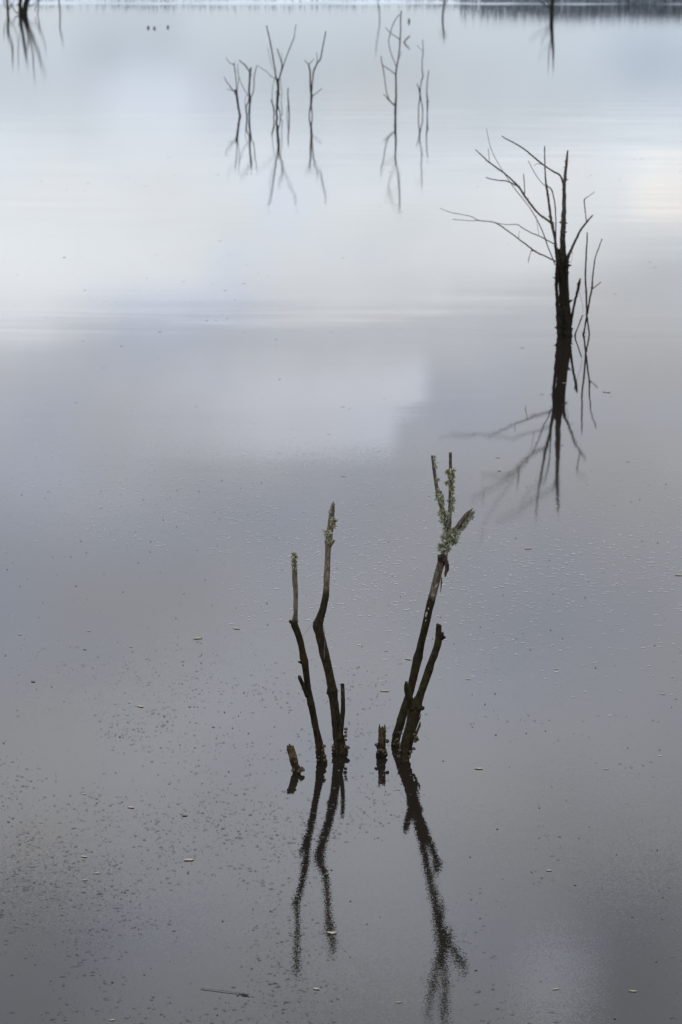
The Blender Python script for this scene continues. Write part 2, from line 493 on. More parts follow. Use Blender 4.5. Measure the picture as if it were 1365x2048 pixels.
# sedge and reed along the far shore (uncountable)
def blades(name, spots, hmin, hmax, m, seed):
    rng = random.Random(seed)
    V, Fc = [], []
    for (bx, by) in spots:
        bz = gz_(bx, by) - 0.02
        hh = rng.uniform(hmin, hmax); a = rng.uniform(0, math.pi); w = rng.uniform(0.008, 0.02)
        lx, ly = rng.gauss(0, 0.18) * hh, rng.gauss(0, 0.18) * hh
        dx, dy = math.cos(a) * w, math.sin(a) * w
        b_ = len(V)
        V += [(bx - dx, by - dy, bz), (bx + dx, by + dy, bz),
              (bx + lx * .4 + dx * .7, by + ly * .4 + dy * .7, bz + hh * .6), (bx + lx * .4 - dx * .7, by + ly * .4 - dy * .7, bz + hh * .6),
              (bx + lx, by + ly, bz + hh)]
        Fc += [(b_, b_ + 1, b_ + 2, b_ + 3), (b_ + 3, b_ + 2, b_ + 4)]
    return link_mesh(name, V, Fc, m)
rng = random.Random(5)
sp_l, sp_d = [], []
for i in range(2200):
    bx = rng.uniform(-14, 14)
    if noise.noise(Vector((bx * 0.45, 0, 4))) + rng.uniform(-.5, .5) < -0.05: continue
    sp_l.append((bx, shore_line(bx) + 0.5 + abs(rng.gauss(0, 0.9))))
for i in range(12000):
    bx = 3.5 + 12 * rng.random() ** 0.6
    if noise.noise(Vector((bx * 0.7, 0, 14))) + rng.uniform(-.5, .5) < -0.15: continue
    sp_d.append((bx, shore_line(bx) + 0.15 + abs(rng.gauss(0, 0.6))))
tag(blades('dry_reeds', sp_l, 0.08, 0.26, M_REED, 1), 'short pale dry reeds fringing the far shore', 'reeds', kind='stuff')
tag(blades('dark_sedge', sp_d, 0.2, 0.62, M_BUSH, 2), 'dark sedge growing on the far shore at the right', 'sedge', kind='stuff')

# ------------------------------------------------------------------ near stems
GN = 'drowned shrub stems nearest the camera'
c6 = lambda a, b_: (540 + a / 3.2, 980 + b_ / 3.2)
c7 = lambda a, b_: (730 + a / 5.12, 1220 + b_ / 5.12)
c8 = lambda a, b_: (820 + a / 5.6875, 880 + b_ / 5.6875)

def base_of(conv, a, b_): p = conv(a, b_); return on_water(p[0], p[1])

def put_lumps(root, items, conv, Y, seed, ws):
    for i, (a, b_, w) in enumerate(items):
        p = conv(a, b_); P = at_depth(p[0], p[1], Y - 0.012)
        r = px_size(w / ws, P) / 2 * 1.12
        lump('bark_lump', P, r, M_LUMP, root, seed + i)

def jag_shards(root, P, r, n, hmin, hmax, m, seed):
    """splintered upright shards round a snapped top; each is a part"""
    rng = random.Random(seed)
    for k in range(n):
        a = 2 * math.pi * k / n + rng.uniform(-.3, .3)
        q = P + Vector((math.cos(a) * r * 0.72, math.sin(a) * r * 0.72, -r * 0.8))
        hh = rng.uniform(hmin, hmax)
        build_tube('splinter', [(q, r * 0.36, 0.25), (q + Vector((0, 0, hh * .6 + r * .8)), r * 0.26, 0.2), (q + Vector((rng.uniform(-.1, .1) * r, 0, hh + r * .8)), r * 0.05, 0.2)], m, root, sides=5, per=2, rough=0.2, seed=seed + k)

# 1 short leaning stub, far left
b0 = base_of(c6, 172, 1808); YA = b0.y
r = thing('broken_stub', b0, 'short leaning rotten stub, leftmost of the near stems', 'stem', GN)
P = trace([(172, 1808, 56, .9), (160, 1760, 50, .6), (148, 1710, 50, .45), (133, 1648, 50, .35)], YA, YA + 0.03, c6, 3.2, sub=True)
build_tube('stem', P, M_WOOD_STUB, r, sides=16, per=8, crust=0.55, rough=0.12, seed=3, jag=0.006)
jag_shards(r, P[-1][0], P[-1][1], 6, 0.002, 0.014, M_WOOD_STUB, 31)
put_lumps(r, [(205, 1788, 34), (190, 1800, 28), (150, 1795, 26), (165, 1712, 12), (165, 1740, 14), (178, 1762, 12)], c6, YA, 300, 3.2)

# 2 slender stem with a crook
b0 = base_of(c6, 332, 1742); YL = b0.y
YLt = tip_depth(1107, 1942)
r = thing('crooked_stem', b0, 'slender crooked stem second from the left, with a lichen tuft at its tip', 'stem', GN)
pts = [(332, 1742, 62, .9), (322, 1690, 52, .85), (318, 1640, 48, .85), (303, 1560, 45, .85), (283, 1460, 43, .85), (267, 1385, 46, .9), (262, 1365, 50, .9), (252, 1310, 42, .9), (240, 1230, 39, .85), (228, 1130, 42, .85),
       (222, 1095, 52, .9), (208, 1040, 42, .8), (195, 970, 41, .75), (175, 905, 43, .75), (158, 862, 46, .75), (162, 830, 38, .5), (166, 780, 28, .2), (166, 720, 29, .1), (166, 655, 34, .1), (162, 590, 32, .15), (160, 520, 34, .15), (156, 450, 33, .1), (155, 410, 27, .1)]
P = trace(pts, YL, YLt, c6, 3.2, sub=True)
stemL = build_tube('stem', P, M_WOOD, r, sides=16, per=8, crust=0.55, rough=0.07, seed=5, jag=0.004)
def dl(frac): return YL + (YLt - YL) * frac
Pb = trace([(240, 1320, 26, .85), (215, 1255, 27, .8), (197, 1215, 25, .7), (189, 1196, 22, .5)], dl(.33) - .005, dl(.42) - .03, c6, 3.2)
build_tube('side_stub', Pb, M_WOOD, r, sides=10, per=4, rough=0.1, seed=6, jag=0.004)
Pb = trace([(215, 1105, 24, .9), (195, 1103, 17, .8), (181, 1098, 6, .6)], dl(.5), dl(.5), c6, 3.2)
build_tube('side_stub', Pb, M_WOOD, r, sides=8, per=3, rough=0.2, seed=7, jag=0.003)
Pb = trace([(160, 862, 30, .8), (140, 848, 24, .7), (128, 838, 15, .6)], dl(.68), dl(.68), c6, 3.2)
build_tube('side_stub', Pb, M_WOOD, r, sides=8, per=3, rough=0.2, seed=8, jag=0.004)
put_lumps(r, [(345, 1640, 26), (340, 1665, 22), (350, 1700, 26), (318, 1705, 18), (352, 1728, 24), (312, 1728, 18), (300, 1665, 16), (330, 1690, 14)], c6, YL, 330, 3.2)
for k, (a, b_, w) in enumerate([(155, 415, 26), (150, 440, 20), (168, 430, 20), (142, 475, 16), (172, 480, 14), (150, 505, 13), (172, 505, 12)]):
    p = c6(a, b_); Q = at_depth(p[0], p[1], YLt - 0.012)
    lichen('lichen_tuft', Q, px_size(w / 3.2, Q) * 0.8, 40, M_LICHEN, r, 900 + k)

# 3 tallest middle stem
b0 = base_of(c6, 452, 1684); YC = b0.y
YCt = tip_depth(1003, 1908)
r = thing('tall_bent_stem', b0, 'thick bent stem with a bare grey splintered top and a thin side shoot', 'stem', GN)
pts = [(452, 1684, 100, .9), (447, 1640, 84, .8), (440, 1580, 70, .75), (428, 1500, 64, .8), (418, 1420, 58, .8), (408, 1340, 60, .85), (400, 1285, 74, .9), (393, 1240, 58, .8), (382, 1180, 54, .8), (366, 1110, 56, .8), (350, 1050, 62, .8), (333, 980, 58, .75), (318, 915, 58, .7),
       (308, 870, 66, .75), (318, 830, 56, .75), (336, 775, 46, .8), (352, 710, 42, .8), (360, 655, 40, .5), (365, 580, 39, .12), (369, 490, 38, .1), (372, 400, 38, .1), (377, 335, 46, .15), (382, 290, 44, .15), (389, 230, 40, .1), (395, 170, 36, .1), (401, 120, 30, .1), (405, 90, 20, .1)]
P = trace(pts, YC, YCt, c6, 3.2, sub=True)
build_tube('stem', P, M_WOOD, r, sides=18, per=8, crust=0.55, rough=0.07, seed=11, jag=0.006)
def dc(f): return YC + (YCt - YC) * f
Pb = trace([(402, 110, 18, .1), (406, 90, 12, .1), (408, 68, 3, .1)], YCt - .008, YCt - .01, c6, 3.2)
build_tube('splinter', Pb, M_WOOD, r, sides=6, per=3, rough=0.2, seed=12)
Pb = trace([(385, 355, 22, .3), (400, 340, 18, .2), (412, 322, 13, .2)], dc(.83) - .01, dc(.83) - .02, c6, 3.2)
build_tube('side_stub', Pb, M_WOOD, r, sides=8, per=3, rough=0.15, seed=13, jag=0.003)
Pb = trace([(325, 862, 34, .7), (300, 852, 28, .7), (282, 846, 16, .6)], dc(.5), dc(.5), c6, 3.2)
build_tube('side_stub', Pb, M_WOOD, r, sides=8, per=3, rough=0.2, seed=14, jag=0.004)
Pb = trace([(380, 1300, 28, .8), (366, 1302, 14, .7)], dc(.23), dc(.23), c6, 3.2)
build_tube('side_stub', Pb, M_WOOD, r, sides=8, per=3, rough=0.2, seed=15, jag=0.003)
Pb = trace([(448, 1600, 30, .85), (458, 1530, 29, .85), (465, 1450, 28, .8), (468, 1400, 29, .8), (468, 1330, 27, .75), (466, 1270, 26, .7), (465, 1240, 24, .6)], YC - .02, YC + .03, c6, 3.2)
build_tube('side_shoot', Pb, M_WOOD, r, sides=10, per=4, rough=0.07, seed=16)
put_lumps(r, [(487, 1530, 22), (485, 1550, 18), (483, 1575, 26), (484, 1600, 20), (488, 1645, 28), (500, 1650, 26), (410, 1655, 26), (405, 1640, 20), (430, 1668, 22), (452, 1640, 16), (470, 1660, 22)], c6, YC, 360, 3.2)
for k, (a, b_, w) in enumerate([(415, 200, 28), (412, 230, 24), (408, 185, 22), (362, 265, 22), (360, 290, 24), (368, 310, 26), (380, 325, 24), (385, 270, 20), (380, 140, 16), (398, 215, 18)]):
    p = c6(a, b_); Q = at_depth(p[0], p[1], dc(.88) - 0.02)
    lichen('lichen_tuft', Q, px_size(w / 3.2, Q) * 0.8, 40, M_LICHEN if k % 3 else M_LICHEN_Y, r, 930 + k)
Pb = trace([(278, 852, 2.4, .5), (258, 872, 2.2, .5), (235, 903, 2.0, .5), (204, 948, 1.6, .5)], dc(.5) - .01, dc(.5) - .1, c6, 3.2)
build_tube('thread_twig', Pb, M_STRAW, r, sides=5, per=4, rough=0.0, seed=17)
Pb = trace([(347, 868, 3, .5), (351, 930, 3, .5), (352, 1000, 4, .5), (348, 1085, 4, .5)], dc(.5) - .03, dc(.36) - .03, c6, 3.2)
build_tube('thread_twig', Pb, M_STRAW, r, sides=5, per=4, rough=0.0, seed=18)

# 4 little stub in the middle
b0 = base_of(c7, 176, 1490); YB = b0.y
r = thing('broken_stub', b0, 'small upright rotten stub between the tall bent stem and the lichened stem', 'stem', GN)
P = trace([(176, 1490, 98, .9), (172, 1420, 88, .8), (174, 1350, 80, .55), (177, 1280, 76, .45), (178, 1220, 74, .4)], YB, YB, c7, 5.12, sub=True)
build_tube('stem', P, M_WOOD_STUB, r, sides=16, per=8, crust=0.55, rough=0.12, seed=21, jag=0.004)
for (a, tp) in ((152, 1168), (204, 1168), (182, 1188)):
    Pb = trace([(a, 1250, 30, .3), (a, 1205, 24, .3), (a + 1, tp, 4, .3)], YB - .004, YB - .004, c7, 5.12)
    build_tube('splinter', Pb, M_WOOD_STUB, r, sides=6, per=3, rough=0.2, seed=22 + a)
put_lumps(r, [(230, 1340, 44), (120, 1378, 38), (160, 1430, 46), (195, 1445, 44), (212, 1470, 40), (135, 1460, 34)], c7, YB, 390, 5.12)

# 5 tall stem with the lichened three-pronged top (base behind the forked stem)
b0 = base_of(c7, 312, 1385); YR = b0.y
YRt = tip_depth(905, 2062)
r = thing('lichened_stem', b0, 'tall leaning stem whose three-pronged top is covered in grey-green lichen', 'stem', GN)
L1 = [(312, 1385, 84, .9), (325, 1310, 86, .8), (348, 1220, 90, .8), (372, 1130, 88, .75), (398, 1045, 85, .75), (425, 960, 82, .75), (452, 870, 80, .7), (478, 770, 80, .7), (502, 670, 82, .7), (525, 570, 84, .75), (545, 485, 94, .8), (560, 420, 80, .75), (580, 330, 78, .7), (605, 235, 76, .7), (630, 120, 77, .8), (655, 0, 78, .9)]
L2 = [(250, 1800, 90, .55), (280, 1690, 88, .2), (312, 1560, 86, .1), (345, 1440, 88, .1), (370, 1370, 92, .1), (392, 1290, 86, .1), (405, 1200, 88, .1), (428, 1080, 84, .1), (440, 990, 66, .1), (448, 900, 54, .1), (455, 820, 42, .1), (459, 700, 39, .1), (461, 560, 38, .1), (463, 420, 38, .1), (463, 290, 37, .1), (462, 150, 36, .1)]
allp = [(c7(a, b_) + (w / 5.12, q)) for a, b_, w, q in L1] + [(c8(a, b_) + (w / 5.6875, q)) for a, b_, w, q in L2]
ident = lambda a, b_: (a, b_)
BOW = 0.10
P = trace(allp, YR, YRt, ident, 1.0, sub=True, bow=BOW)
build_tube('stem', P, M_WOOD, r, sides=18, per=8, crust=0.55, rough=0.06, seed=41, jag=0.003)
Lfrac = lambda py: (1495 - py) / (1495 - 905.0)
def dr(py): return YR + (YRt - YR) * Lfrac(py) + BOW * math.sin(math.pi * min(max(Lfrac(py), 0), 1))
Yl = tip_depth(912, 2015); Yr = tip_depth(1018, 1938)
Pb = trace([(432, 1030, 50, .1), (412, 930, 54, .1), (388, 835, 54, .1), (362, 765, 52, .1), (340, 690, 48, .1), (318, 600, 44, .1), (300, 500, 42, .1), (286, 400, 39, .1), (274, 320, 38, .1), (264, 240, 35, .1), (258, 180, 32, .1)], dr(1058), (Yl + YRt) / 2, c8, 5.6875)
build_tube('prong', Pb, M_WOOD, r, sides=12, per=4, rough=0.07, seed=42, jag=0.003)
Pb = trace([(430, 1160, 60, .15), (480, 1080, 62, .15), (530, 1010, 60, .15), (585, 930, 56, .15), (640, 855, 48, .1), (680, 815, 34, .1), (715, 780, 8, .1)], dr(1085) - .005, dr(1060) - .05, c8, 5.6875)
build_tube('prong', Pb, M_WOOD, r, sides=12, per=4, rough=0.08, seed=43, jag=0.002)
# bark collar and hanging strips
for k, (a, b_, w) in enumerate([(360, 1310, 92), (385, 1345, 90), (405, 1385, 70), (350, 1345, 70)]):
    p = c8(a, b_); Q = at_depth(p[0], p[1], dr(p[1]) - 0.006)
    rr = px_size(w / 5.6875, Q) / 2
    th = math.radians(25)
    ringp = []
    for j in range(9):
        ang = math.pi * (1.08 + 0.95 * j / 8)
        ringp.append(Q + Vector((math.cos(ang) * rr, math.sin(ang) * rr * 0.95, -math.cos(ang) * rr * -0.35 - j * 0.0006)))
    strap('bark_strip', ringp, 0.020 if k < 2 else 0.014, M_STRIP, r, 50 + k, vert=True)
def hang(pts, w, m, seed, dy=-0.02):
    pp = []
    for a, b_ in pts:
        p = c8(a, b_); pp.append(at_depth(p[0], p[1], dr(p[1]) + dy))
    strap('bark_strip', pp, px_size(w / 5.6875, pp[0]), m, r, seed)
hang([(412, 1380), (420, 1430), (418, 1480), (408, 1520), (404, 1560)], 42, M_STRIP_O, 61)
hang([(425, 1370), (434, 1430), (436, 1475), (430, 1500)], 26, M_STRIP, 62, -0.024)
hang([(362, 1560), (360, 1610), (358, 1660), (350, 1735)], 18, M_STRIP_O, 63)
hang([(322, 1380), (316, 1420), (312, 1445)], 18, M_STRIP_O, 64)
# pale places where the bark has come away
for k, (a, b_, w, h_) in enumerate([(262, 1745, 34, 90), (300, 1640, 30, 110), (214, 1905, 20, 44), (188, 1975, 26, 90), (230, 1838, 12, 26), (182, 2040, 18, 30)]):
    p = c8(a, b_); Q = at_depth(p[0], p[1], dr(p[1])); rw = px_size(85 / 5.6875, Q) / 2
    q = Q + Vector((0, -rw * 0.93, 0))
    l_ = lump('bare_wood_patch', Vector((0, 0, 0)), 1.0, M_PALE, None, 70 + k)
    l_.parent = r; l_.location = q - b0; l_.rotation_euler = (0, math.radians(16), 0)
    l_.scale = (px_size(w / 5.6875, Q) / 2, rw * 0.12, px_size(h_ / 5.6875, Q) / 2)
# lichen tufts
LT = [(375, 830, 60), (350, 845, 46), (395, 860, 60), (420, 880, 52), (380, 900, 56), (400, 930, 50), (370, 930, 36), (405, 970, 40), (435, 850, 44),
      (400, 1000, 40), (415, 1030, 40), (425, 1070, 60), (400, 1095, 56), (445, 1090, 60), (470, 1060, 60), (500, 1040, 60), (490, 1090, 64), (520, 1100, 46), (460, 1130, 62), (420, 1130, 60), (385, 1125, 44), (500, 1140, 56), (530, 1150, 40),
      (440, 1170, 60), (480, 1165, 48), (355, 1210, 52), (380, 1220, 60), (345, 1235, 40), (410, 1235, 56), (440, 1240, 40), (370, 1265, 50), (400, 1275, 50),
      (545, 1030, 50), (570, 1000, 44), (600, 985, 50), (620, 955, 46), (640, 920, 42), (600, 1010, 36), (650, 940, 36), (660, 890, 44), (685, 870, 40), (700, 840, 40), (710, 875, 30), (725, 815, 30), (560, 1060, 34), (680, 830, 28),
      (345, 600, 34), (350, 630, 44), (310, 630, 32), (330, 655, 48), (365, 660, 34), (375, 690, 34), (350, 700, 36), (380, 725, 30), (300, 605, 22), (335, 580, 24),
      (285, 195, 22), (282, 225, 20), (300, 298, 32), (305, 390, 14), (322, 455, 32), (312, 430, 16), (325, 560, 20), (290, 265, 16),
      (432, 360, 36), (485, 350, 48), (465, 380, 44), (490, 405, 44), (455, 420, 40), (480, 440, 36), (428, 490, 38), (445, 500, 24), (490, 465, 36), (475, 510, 30), (480, 555, 46), (495, 570, 28), (485, 610, 26), (490, 660, 34), (495, 690, 40), (480, 720, 30), (432, 690, 18), (475, 760, 40), (485, 785, 34), (460, 790, 30), (500, 350, 28)]
for k, (a, b_, w) in enumerate(LT):
    p = c8(a, b_); rw = 0.010 + 0.006 * (k % 3)
    Q = at_depth(p[0], p[1], dr(p[1]) - rw)
    yellow = (b_ < 620 and a > 400 and k % 2 == 0) or k % 9 == 0
    lichen('lichen_tuft', Q, px_size(w / 5.6875, Q) * 0.80, 60, M_LICHEN_Y if yellow else M_LICHEN, r, 1000 + k)
put_lumps(r, [(330, 1330, 34), (345, 1365, 30), (300, 1372, 26), (370, 1262, 30), (350, 1255, 24), (310, 1350, 22)], c7, YR - .02, 420, 5.12)

# 6 forked stem in front of it
b0 = base_of(c7, 388, 1545); YF = b0.y
r = thing('forked_stem', b0, 'stout dark forked stem with a cut left arm in front of the lichened stem', 'stem', GN)
YFt = YF + 0.10
P = trace([(388, 1545, 140, .95), (408, 1460, 132, .85), (428, 1370, 124, .8), (450, 1280, 118, .75), (474, 1190, 116, .75), (494, 1110, 122, .8), (508, 1040, 140, .9), (528, 970, 120, .9), (560, 895, 84, .85), (588, 820, 78, .85), (612, 745, 77, .85), (638, 665, 80, .85), (660, 600, 84, .9), (682, 535, 74, .85), (708, 470, 74, .8), (735, 395, 72, .8), (752, 325, 76, .8), (755, 280, 68, .75), (757, 220, 60, .7), (758, 155, 54, .6)], YF, YFt, c7, 5.12, sub=True)
build_tube('stem', P, M_WOOD, r, sides=18, per=8, crust=0.55, rough=0.07, seed=81, jag=0.006)
def df(f): return YF + (YFt - YF) * f
Pb = trace([(495, 1010, 90, .9), (470, 940, 84, .9), (450, 875, 74, .85), (436, 810, 68, .8), (430, 770, 62, .7)], df(.35) - .01, df(.45) - .02, c7, 5.12)
build_tube('cut_arm', Pb, M_WOOD, r, sides=14, per=4, rough=0.08, seed=82, jag=0.004)
Pb = trace([(425, 790, 34, .8), (424, 765, 34, .7), (424, 735, 30, .6)], df(.5) - .02, df(.5) - .02, c7, 5.12)
build_tube('splinter', Pb, M_WOOD, r, sides=8, per=3, rough=0.15, seed=83, jag=0.003)
Pb = trace([(760, 300, 60, .8), (790, 280, 56, .8), (815, 280, 34, .7), (830, 280, 10, .6)], df(.92), df(.92) - .01, c7, 5.12)
build_tube('knob', Pb, M_WOOD, r, sides=10, per=3, rough=0.3, seed=84)
Pb = trace([(785, 290, 30, .8), (798, 250, 26, .7), (800, 225, 14, .6)], df(.92) - .01, df(.92) - .01, c7, 5.12)
build_tube('knob', Pb, M_WOOD, r, sides=8, per=3, rough=0.3, seed=85)
Pb = trace([(545, 1010, 70, .9), (580, 1008, 50, .9), (606, 1000, 30, .8)], df(.36) - .01, df(.36) - .02, c7, 5.12)
build_tube('knob', Pb, M_WOOD, r, sides=10, per=3, rough=0.25, seed=86)
Pb = trace([(665, 620, 46, .9), (690, 612, 20, .8)], df(.66) - .01, df(.66) - .01, c7, 5.12)
build_tube('knob', Pb, M_WOOD, r, sides=8, per=3, rough=0.25, seed=87)
for k, q in enumerate(([(505, 1250, 22, .2), (535, 1170, 20, .2), (560, 1110, 16, .2), (577, 1065, 4, .2)], [(515, 1290, 30, .3), (545, 1225, 26, .2), (566, 1170, 20, .2), (566, 1140, 4, .2)], [(500, 1330, 26, .4), (520, 1280, 24, .3), (545, 1255, 8, .3)])):
    Pb = trace(q, df(.1) + .03, df(.2) + .03, c7, 5.12)
    build_tube('splinter', Pb, M_WOOD_STUB, r, sides=6, per=3, rough=0.2, seed=88 + k)
put_lumps(r, [(528, 1310, 44), (540, 1330, 28), (515, 1345, 34), (505, 1275, 26), (500, 1420, 36), (470, 1450, 40), (360, 1440, 34), (350, 1500, 40), (420, 1535, 40), (380, 1520, 36), (450, 1500, 36)], c7, YF, 450, 5.12)

# ------------------------------------------------------------------ middle-distance tree on the right
c4 = lambda a, b_: (860 + a / 3.592, 250 + b_ / 3.592)
WS = 3.592
wb = on_water(1128, 671); YT = wb.y
tree = thing('drowned_tree', wb, 'bare many-branched drowned tree standing right of the near stems', 'tree')
def br(name, pts, y0, y1, parent=tree, wet=0.6, spurs=0, seed=0, sub=False, sides=8, m=M_DARK, rough=0.1, per=5, conv=c4, ws=WS, jag=0.0):
    P = trace(pts, y0, y1, conv, ws, wet, sub)
    return build_tube(name, P, m, parent, sides=sides, per=per, rough=rough, seed=seed, spurs=spurs, wob=0.35, jag=jag)
WL = 1512
TR = br('trunk', [(985, WL, 66, 1), (985, 1440, 64, .9), (978, 1330, 62, .9), (970, 1200, 58, .8), (962, 1080, 54, .7), (958, 960, 50, .6), (955, 820, 42, .4), (960, 700, 37, .3), (965, 580, 30, .2), (965, 460, 26, .2), (972, 380, 23, .2), (980, 290, 20, .2), (986, 230, 16, .2), (991, 182, 9, .2)], YT, YT + .03, sub=True, spurs=26, seed=101, sides=12)
TL = br('trunk', [(935, WL, 46, 1), (930, 1440, 42, .9), (922, 1330, 32, .9), (914, 1220, 25, .8), (910, 1130, 24, .8), (915, 1060, 30, .7), (918, 980, 30, .6), (908, 890, 22, .5), (898, 810, 20, .4), (880, 720, 22, .3), (868, 650, 18, .3), (855, 560, 17, .3), (843, 470, 16, .3), (833, 400, 12, .3), (827, 300, 9, .3), (826, 225, 9, .3), (825, 152, 7, .3)], YT - .03, YT - .05, sub=True, spurs=30, seed=102, sides=10)
br('trunk', [(962, WL, 50, 1), (960, 1480, 44, .9), (955, 1380, 34, .9), (952, 1280, 36, .8), (945, 1180, 36, .8), (935, 1080, 36, .7), (932, 980, 30, .6), (925, 900, 18, .5)], YT + .02, YT + .02, sub=True, spurs=8, seed=103, sides=10)
br('trunk', [(1005, WL, 36, 1), (1003, 1440, 34, .9), (993, 1300, 28, .9), (985, 1150, 28, .8), (985, 1040, 26, .7), (990, 960, 20, .6)], YT - .01, YT - .02, sub=True, spurs=8, seed=104, sides=10)
b1 = br('branch', [(966, 440, 18), (955, 405, 16), (935, 362, 14), (890, 335, 12), (820, 290, 12), (740, 225, 12), (680, 175, 10), (600, 125, 9), (545, 98, 8), (516, 78, 6)], YT + .02, YT + .05, wet=.25, spurs=12, seed=105, sides=7)
b2 = br('branch', [(890, 770, 18), (872, 705, 17), (800, 650, 15), (740, 590, 15), (690, 520, 15), (640, 445, 15), (590, 395, 12), (540, 350, 11), (430, 270, 10), (380, 225, 8), (326, 174, 5)], YT - .05, YT + .28, wet=.25, spurs=30, seed=106, sides=7)
def d2(f): return YT - .05 + .33 * f
br('twig', [(640, 445, 10), (560, 405, 9), (500, 398, 8), (440, 388, 7), (403, 376, 7)], d2(.52), d2(.52) + .12, parent=b2, wet=.25, spurs=10, seed=107, sides=6)
br('twig', [(682, 500, 7), (680, 420, 7), (674, 350, 6)], d2(.45), d2(.45), parent=b2, wet=.25, spurs=4, seed=108, sides=6)
br('twig', [(428, 268, 5), (425, 220, 4), (420, 170, 4)], d2(.84), d2(.84), parent=b2, wet=.25, seed=109, sides=5)
b3 = br('branch', [(900, 1005, 9), (880, 950, 8), (850, 880, 8), (820, 790, 8), (770, 680, 7), (700, 570, 6), (620, 470, 6), (550, 370, 5), (500, 290, 4), (440, 170, 4), (407, 25, 3)], YT - .06, YT - .2, wet=.3, spurs=10, seed=110, sides=6)
b4 = br('branch', [(912, 985, 14), (890, 972, 12), (840, 948, 11), (760, 910, 12), (720, 880, 12), (640, 820, 10), (560, 760, 9), (500, 718, 9), (445, 695, 8), (350, 685, 6), (290, 655, 5), (150, 628, 4), (74, 598, 3)], YT - .05, YT + .42, wet=.3, spurs=12, seed=111, sides=6)
br('twig', [(352, 686, 5), (290, 688, 4), (230, 683, 4), (164, 678, 4)], YT + .24, YT + .32, parent=b4, wet=.3, spurs=5, seed=112, sides=5)
br('twig', [(732, 890, 5), (722, 925, 4), (712, 960, 6), (709, 992, 3)], YT + .04, YT + .03, parent=b4, wet=.3, seed=113, sides=5)
br('twig', [(638, 815, 4), (640, 785, 3), (646, 760, 2)], YT + .1, YT + .1, parent=b4, wet=.3, seed=213, sides=5)
p = c4(738, 900); lump('dead_leaf', at_depth(p[0], p[1], YT + .03), px_size(20 / WS, wb) / 2, M_STRIP_O, b4, 114)
b5 = br('branch', [(905, 860, 10), (885, 850, 9), (820, 815, 8), (780, 795, 8), (720, 770, 7), (660, 735, 7), (625, 715, 6), (540, 715, 5), (445, 696, 4)], YT - .05, YT + .18, wet=.3, spurs=8, seed=115, sides=6)
br('twig', [(785, 795, 3), (770, 700, 3), (765, 650, 2)], YT + .03, YT + .03, parent=b5, wet=.3, seed=116, sides=5)
br('branch', [(905, 850, 10), (906, 750, 9), (905, 650, 9), (898, 560, 9), (880, 480, 9), (862, 450, 9), (838, 444, 8)], YT - .05, YT - .05, wet=.3, spurs=10, seed=117, sides=6)
br('branch', [(832, 440, 6), (800, 410, 5), (770, 370, 5), (735, 310, 5), (708, 258, 5)], YT - .05, YT + .05, wet=.3, spurs=6, seed=118, sides=6)
br('twig', [(820, 290, 5), (780, 278, 4), (748, 290, 3)], YT + .035, YT, parent=b1, wet=.3, seed=119, sides=5)
b7 = br('branch', [(985, 985, 26), (1000, 930, 22), (1022, 885, 19), (1060, 800, 15), (1090, 745, 13), (1128, 697, 13), (1150, 672, 11), (1172, 648, 9)], YT, YT - .12, wet=.4, spurs=8, seed=120, sides=8)
br('twig', [(1126, 700, 8), (1118, 630, 7), (1110, 545, 9), (1122, 525, 6), (1150, 505, 4), (1186, 480, 4)], YT - .09, YT - .09, parent=b7, wet=.3, spurs=4, seed=121, sides=6)
br('twig', [(1015, 900, 4), (1025, 930, 3), (1012, 1000, 2)], YT - .03, YT - .03, parent=b7, wet=.3, seed=122, sides=5)
bs = br('branch', [(1000, 1490, 24), (1012, 1430, 21), (1030, 1330, 19), (1050, 1240, 18), (1065, 1180, 20), (1073, 1140, 22), (1082, 1102, 9)], YT - .02, YT - .02, wet=.8, spurs=4, seed=123, sides=8)
br('twig', [(1066, 1170, 10), (1060, 1135, 6)], YT - .03, YT - .03, parent=bs, wet=.8, seed=124, sides=5)
br('twig', [(1072, 1190, 2.5), (1085, 1240, 2.5), (1098, 1290, 2.5), (1100, 1350, 2)], YT - .02, YT - .02, parent=bs, wet=.5, seed=125, sides=5)
br('twig', [(925, 1470, 12), (905, 1458, 8), (896, 1450, 4)], YT - .03, YT - .04, wet=.8, seed=126, sides=5)
br('twig', [(935, 1010, 8), (940, 1040, 7), (965, 1090, 5)], YT - .06, YT - .06, wet=.5, seed=127, sides=5)

GS = 'thin stems beside the drowned tree'
b0 = on_water(*c4(1145, 1508))
r = thing('thin_stem', b0, 'straight thin bare stem just right of the many-branched tree, crossing a forked one', 'stem', GS)
br('stem', [(1145, 1508, 11), (1138, 1440, 11), (1128, 1350, 12), (1124, 1200, 13), (1118, 1080, 12), (1124, 940, 11), (1130, 840, 9), (1131, 772, 8)], b0.y, b0.y + .02, parent=r, wet=.6, sub=True, spurs=12, seed=131, sides=7)
b0 = on_water(*c4(1104, 1505))
r = thing('thin_stem', b0, 'rightmost thin stem by the many-branched tree, forking into a long and a short twig', 'stem', GS)
s2 = br('stem', [(1104, 1505, 16), (1112, 1470, 13), (1120, 1420, 12), (1135, 1330, 13), (1150, 1250, 12), (1164, 1180, 13), (1170, 1100, 10), (1178, 1030, 9), (1190, 950, 8), (1215, 880, 7), (1237, 818, 7)], b0.y, b0.y - .03, parent=r, wet=.6, sub=True, spurs=12, seed=132, sides=7)
br('twig', [(1162, 1182, 9), (1185, 1165, 7), (1230, 1128, 6)], b0.y - .02, b0.y - .02, parent=r, wet=.5, seed=133, sides=6)
br('twig', [(1166, 1178, 7), (1155, 1165, 4)], b0.y - .02, b0.y - .02, parent=r, wet=.5, seed=134, sides=5)
b0 = on_water(*c4(1044, 1517))
r = thing('thin_stem', b0, 'shortest thin stick leaning right at the foot of the many-branched tree', 'stem', GS)
